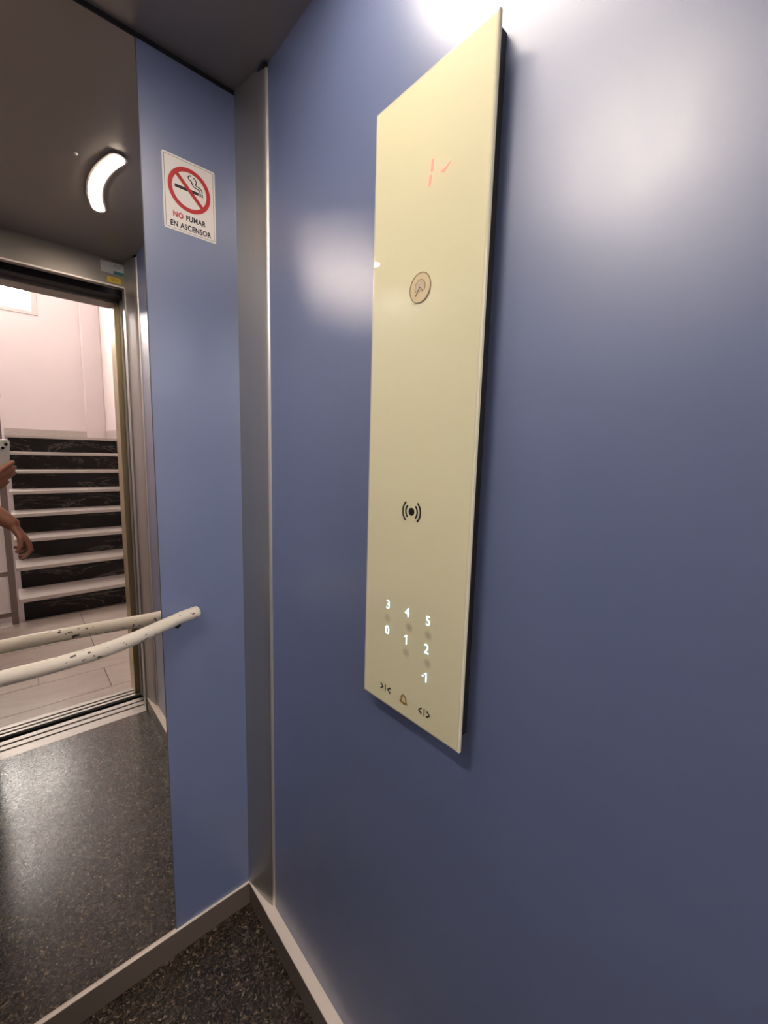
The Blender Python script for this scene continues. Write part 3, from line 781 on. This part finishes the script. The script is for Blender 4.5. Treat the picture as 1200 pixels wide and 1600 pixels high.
# ================================================================== PERSON
pn = empty('person', 'person in black trousers at the doorway holding up a phone', 'person', loc=(-0.74, -1.30, 0))
bm = bmesh.new()
hipL, hipR = (-0.825, -1.31, 0.92), (-0.665, -1.31, 0.92)
knL, knR = (-0.85, -1.275, 0.50), (-0.630, -1.28, 0.50)
anL, anR = (-0.86, -1.33, 0.09), (-0.648, -1.335, 0.09)
shL, shR = (-0.885, -1.31, 1.395), (-0.595, -1.32, 1.395)
elL, elR = (-0.80, -1.165, 1.145), (-0.640, -1.42, 1.125)
wrL = tuple(C3(-0.090, -0.205, -0.012)); wrR = (-0.468, -1.335, 0.968)
pel = (-0.745, -1.31, 0.97)
# torso and neck
add_ellipsoid(bm, (-0.745, -1.31, 0.97), (0.155, 0.105, 0.12)); add_ellipsoid(bm, (-0.742, -1.312, 1.12), (0.135, 0.095, 0.16))
add_ellipsoid(bm, (-0.740, -1.315, 1.29), (0.155, 0.105, 0.15)); add_cap(bm, shL, shR, 0.055, 0.055)
add_cap(bm, (-0.74, -1.325, 1.38), (-0.74, -1.305, 1.51), 0.062, 0.052)
# head: skull, jaw, nose, ears
HC = Vector((-0.738, -1.285, 1.605))
add_ellipsoid(bm, HC + Vector((0, -0.01, 0.02)), (0.074, 0.093, 0.098)); add_ellipsoid(bm, HC + Vector((0, 0.022, -0.045)), (0.055, 0.062, 0.068))
add_cap(bm, HC + Vector((0, 0.083, 0.008)), HC + Vector((0, 0.099, -0.026)), 0.008, 0.013)
for s in (-1, 1):
    add_ellipsoid(bm, HC + Vector((s*0.076, -0.006, -0.004)), (0.010, 0.020, 0.032)); add_cap(bm, HC + Vector((s*0.015, 0.083, 0.022)), HC + Vector((s*0.045, 0.074, 0.024)), 0.007, 0.006)
# legs
for hp, kn, an, s in ((hipL, knL, anL, -1), (hipR, knR, anR, 1)):
    add_cap(bm, hp, kn, 0.082, 0.056); add_cap(bm, kn, (kn[0]*0.55+an[0]*0.45, kn[1]*0.55+an[1]*0.45-0.018, 0.33), 0.053, 0.053)
    add_cap(bm, (kn[0]*0.55+an[0]*0.45, kn[1]*0.55+an[1]*0.45-0.018, 0.33), an, 0.053, 0.034); add_cap(bm, an, (an[0]+s*0.02, an[1]+0.15, 0.045), 0.036, 0.028)
# arms
def arm(sh, el, wr):
    sh, el, wr = Vector(sh), Vector(el), Vector(wr)
    add_cap(bm, sh, el, 0.050, 0.040); m1 = el.lerp(wr, 0.35)
    add_cap(bm, el, m1, 0.042, 0.044); add_cap(bm, m1, wr, 0.044, 0.028)
arm(shL, elL, wrL); arm(shR, elR, wrR)
# right hand: hanging, fingers curled back
W_ = Vector(wrR)
kn_ = [Vector(v) for v in ((-0.424, -1.300, 0.893), (-0.419, -1.320, 0.886), (-0.421, -1.339, 0.884), (-0.428, -1.356, 0.889))]
for k in kn_: add_cap(bm, W_ + (k-W_)*0.10, k, 0.017, 0.0115)
fing = [[(-0.415, -1.293, 0.858), (-0.428, -1.290, 0.836), (-0.444, -1.286, 0.822)],
        [(-0.412, -1.318, 0.848), (-0.432, -1.316, 0.829), (-0.452, -1.313, 0.828)],
        [(-0.416, -1.341, 0.848), (-0.440, -1.340, 0.840), (-0.460, -1.338, 0.845)],
        [(-0.424, -1.362, 0.856), (-0.446, -1.362, 0.854), (-0.464, -1.361, 0.861)]]
for k, fs in zip(kn_, fing):
    pr = k; rr = [0.0105, 0.0095, 0.0088, 0.0078]
    for i, q in enumerate(fs): add_cap(bm, pr, q, rr[i], rr[i+1], 10); pr = Vector(q)
add_cap(bm, W_ + Vector((0.008, 0.018, -0.02)), (-0.446, -1.290, 0.915), 0.015, 0.0115, 10)
add_cap(bm, (-0.446, -1.290, 0.915), (-0.447, -1.277, 0.880), 0.0115, 0.010, 10); add_cap(bm, (-0.447, -1.277, 0.880), (-0.455, -1.273, 0.856), 0.010, 0.008, 10)
# left hand on the phone (camera frame): fingers cross the back and hook round the far edge
WL = Vector(wrL)
roots = [(-0.052, -0.104, 0.014), (-0.058, -0.126, 0.015), (-0.062, -0.147, 0.012), (-0.066, -0.166, 0.004)]
mids = [(-0.022, -0.082, 0.012), (-0.020, -0.103, 0.013), (-0.022, -0.124, 0.013), (-0.030, -0.152, 0.006)]
pips = [(0.003, -0.070, 0.009), (0.010, -0.090, 0.010), (0.008, -0.110, 0.010), (-0.008, -0.143, 0.000)]
tips = [(0.019, -0.064, 0.004), (0.0285, -0.084, 0.002), (0.027, -0.104, 0.002), (0.008, -0.139, -0.006)]
for a, b, c, d in zip(roots, mids, pips, tips):
    A, B, Cc, Dd = (C3(*q) for q in (a, b, c, d))
    add_cap(bm, WL + (A-WL)*0.12, A, 0.018, 0.0115); add_cap(bm, A, B, 0.0105, 0.0095, 10); add_cap(bm, B, Cc, 0.0095, 0.0088, 10); add_cap(bm, Cc, Dd, 0.0088, 0.0078, 10)
add_cap(bm, C3(-0.086, -0.170, -0.018), C3(-0.076, -0.125, -0.029), 0.016, 0.012, 10); add_cap(bm, C3(-0.076, -0.125, -0.029), C3(-0.050, -0.095, -0.028), 0.012, 0.010, 10); add_cap(bm, C3(-0.050, -0.095, -0.028), C3(-0.030, -0.080, -0.025), 0.010, 0.008, 10)
body = remeshed('body', bm, M_SKIN_SHADED, pn, 0.0040, 3, 0.5); body.location = -Vector(pn.location)
def PL(o): o.location = -Vector(pn.location); return o
# clothing
bm = bmesh.new()
add_ellipsoid(bm, (-0.745, -1.31, 0.96), (0.163, 0.113, 0.115))
for hp, kn, an in ((hipL, knL, anL), (hipR, knR, anR)):
    add_cap(bm, hp, kn, 0.092, 0.068); add_cap(bm, kn, (an[0], an[1]-0.004, 0.085), 0.068, 0.060)
PL(remeshed('trousers', bm, M_TROUSER, pn, 0.008, 4))
bm = bmesh.new()
add_ellipsoid(bm, (-0.745, -1.31, 1.00), (0.166, 0.116, 0.10)); add_ellipsoid(bm, (-0.742, -1.312, 1.13), (0.150, 0.110, 0.17)); add_ellipsoid(bm, (-0.740, -1.315, 1.29), (0.167, 0.117, 0.15))
add_cap(bm, shL, shR, 0.064, 0.064)
for sh, el in ((shL, elL), (shR, elR)):
    add_cap(bm, sh, Vector(sh).lerp(Vector(el), 0.52), 0.064, 0.058)
PL(remeshed('shirt', bm, M_SHIRT, pn, 0.008, 4))
bm = bmesh.new()
add_ellipsoid(bm, HC + Vector((0, -0.020, 0.036)), (0.082, 0.097, 0.095)); add_ellipsoid(bm, HC + Vector((0, -0.055, -0.01)), (0.072, 0.058, 0.07))
PL(remeshed('hair', bm, M_HAIR, pn, 0.006, 2))
for s in (-1, 1):
    bm = bmesh.new(); add_ellipsoid(bm, HC + Vector((s*0.031, 0.070, 0.008)), (0.013, 0.010, 0.008)); ey = PL(bmo('eye', bm, M_EYE, pn, True))
    bm = bmesh.new(); add_ellipsoid(bm, HC + Vector((s*0.031, 0.0785, 0.008)), (0.0055, 0.003, 0.0055)); bmo('iris', bm, M_IRIS, ey, True)
bm = bmesh.new(); add_ellipsoid(bm, HC + Vector((0, 0.081, -0.050)), (0.023, 0.006, 0.007)); PL(bmo('mouth', bm, M_LIP, pn, True))
for an, s in ((anL, -1), (anR, 1)):
    bm = bmesh.new(); add_ellipsoid(bm, (an[0]+s*0.004, an[1]+0.01, 0.062), (0.046, 0.075, 0.05)); add_cap(bm, (an[0]+s*0.004, an[1]+0.02, 0.050), (an[0]+s*0.020, an[1]+0.155, 0.046), 0.046, 0.038)
    so = PL(remeshed('shoe', bm, M_SHOE, pn, 0.006, 3))
    bm = bmesh.new(); pts = [(an[0]+s*0.004+0.046*math.cos(t), an[1]-0.02+0.048*math.sin(t)) for t in [math.pi+math.pi*k/10 for k in range(11)]] + [(an[0]+s*0.020+0.046*math.cos(t), an[1]+0.150+0.050*math.sin(t)) for t in [math.pi*k/10 for k in range(11)]]
    add_prism(bm, pts, 'z', 0.001, 0.020); bmo('sole', bm, M_SOLE, so)
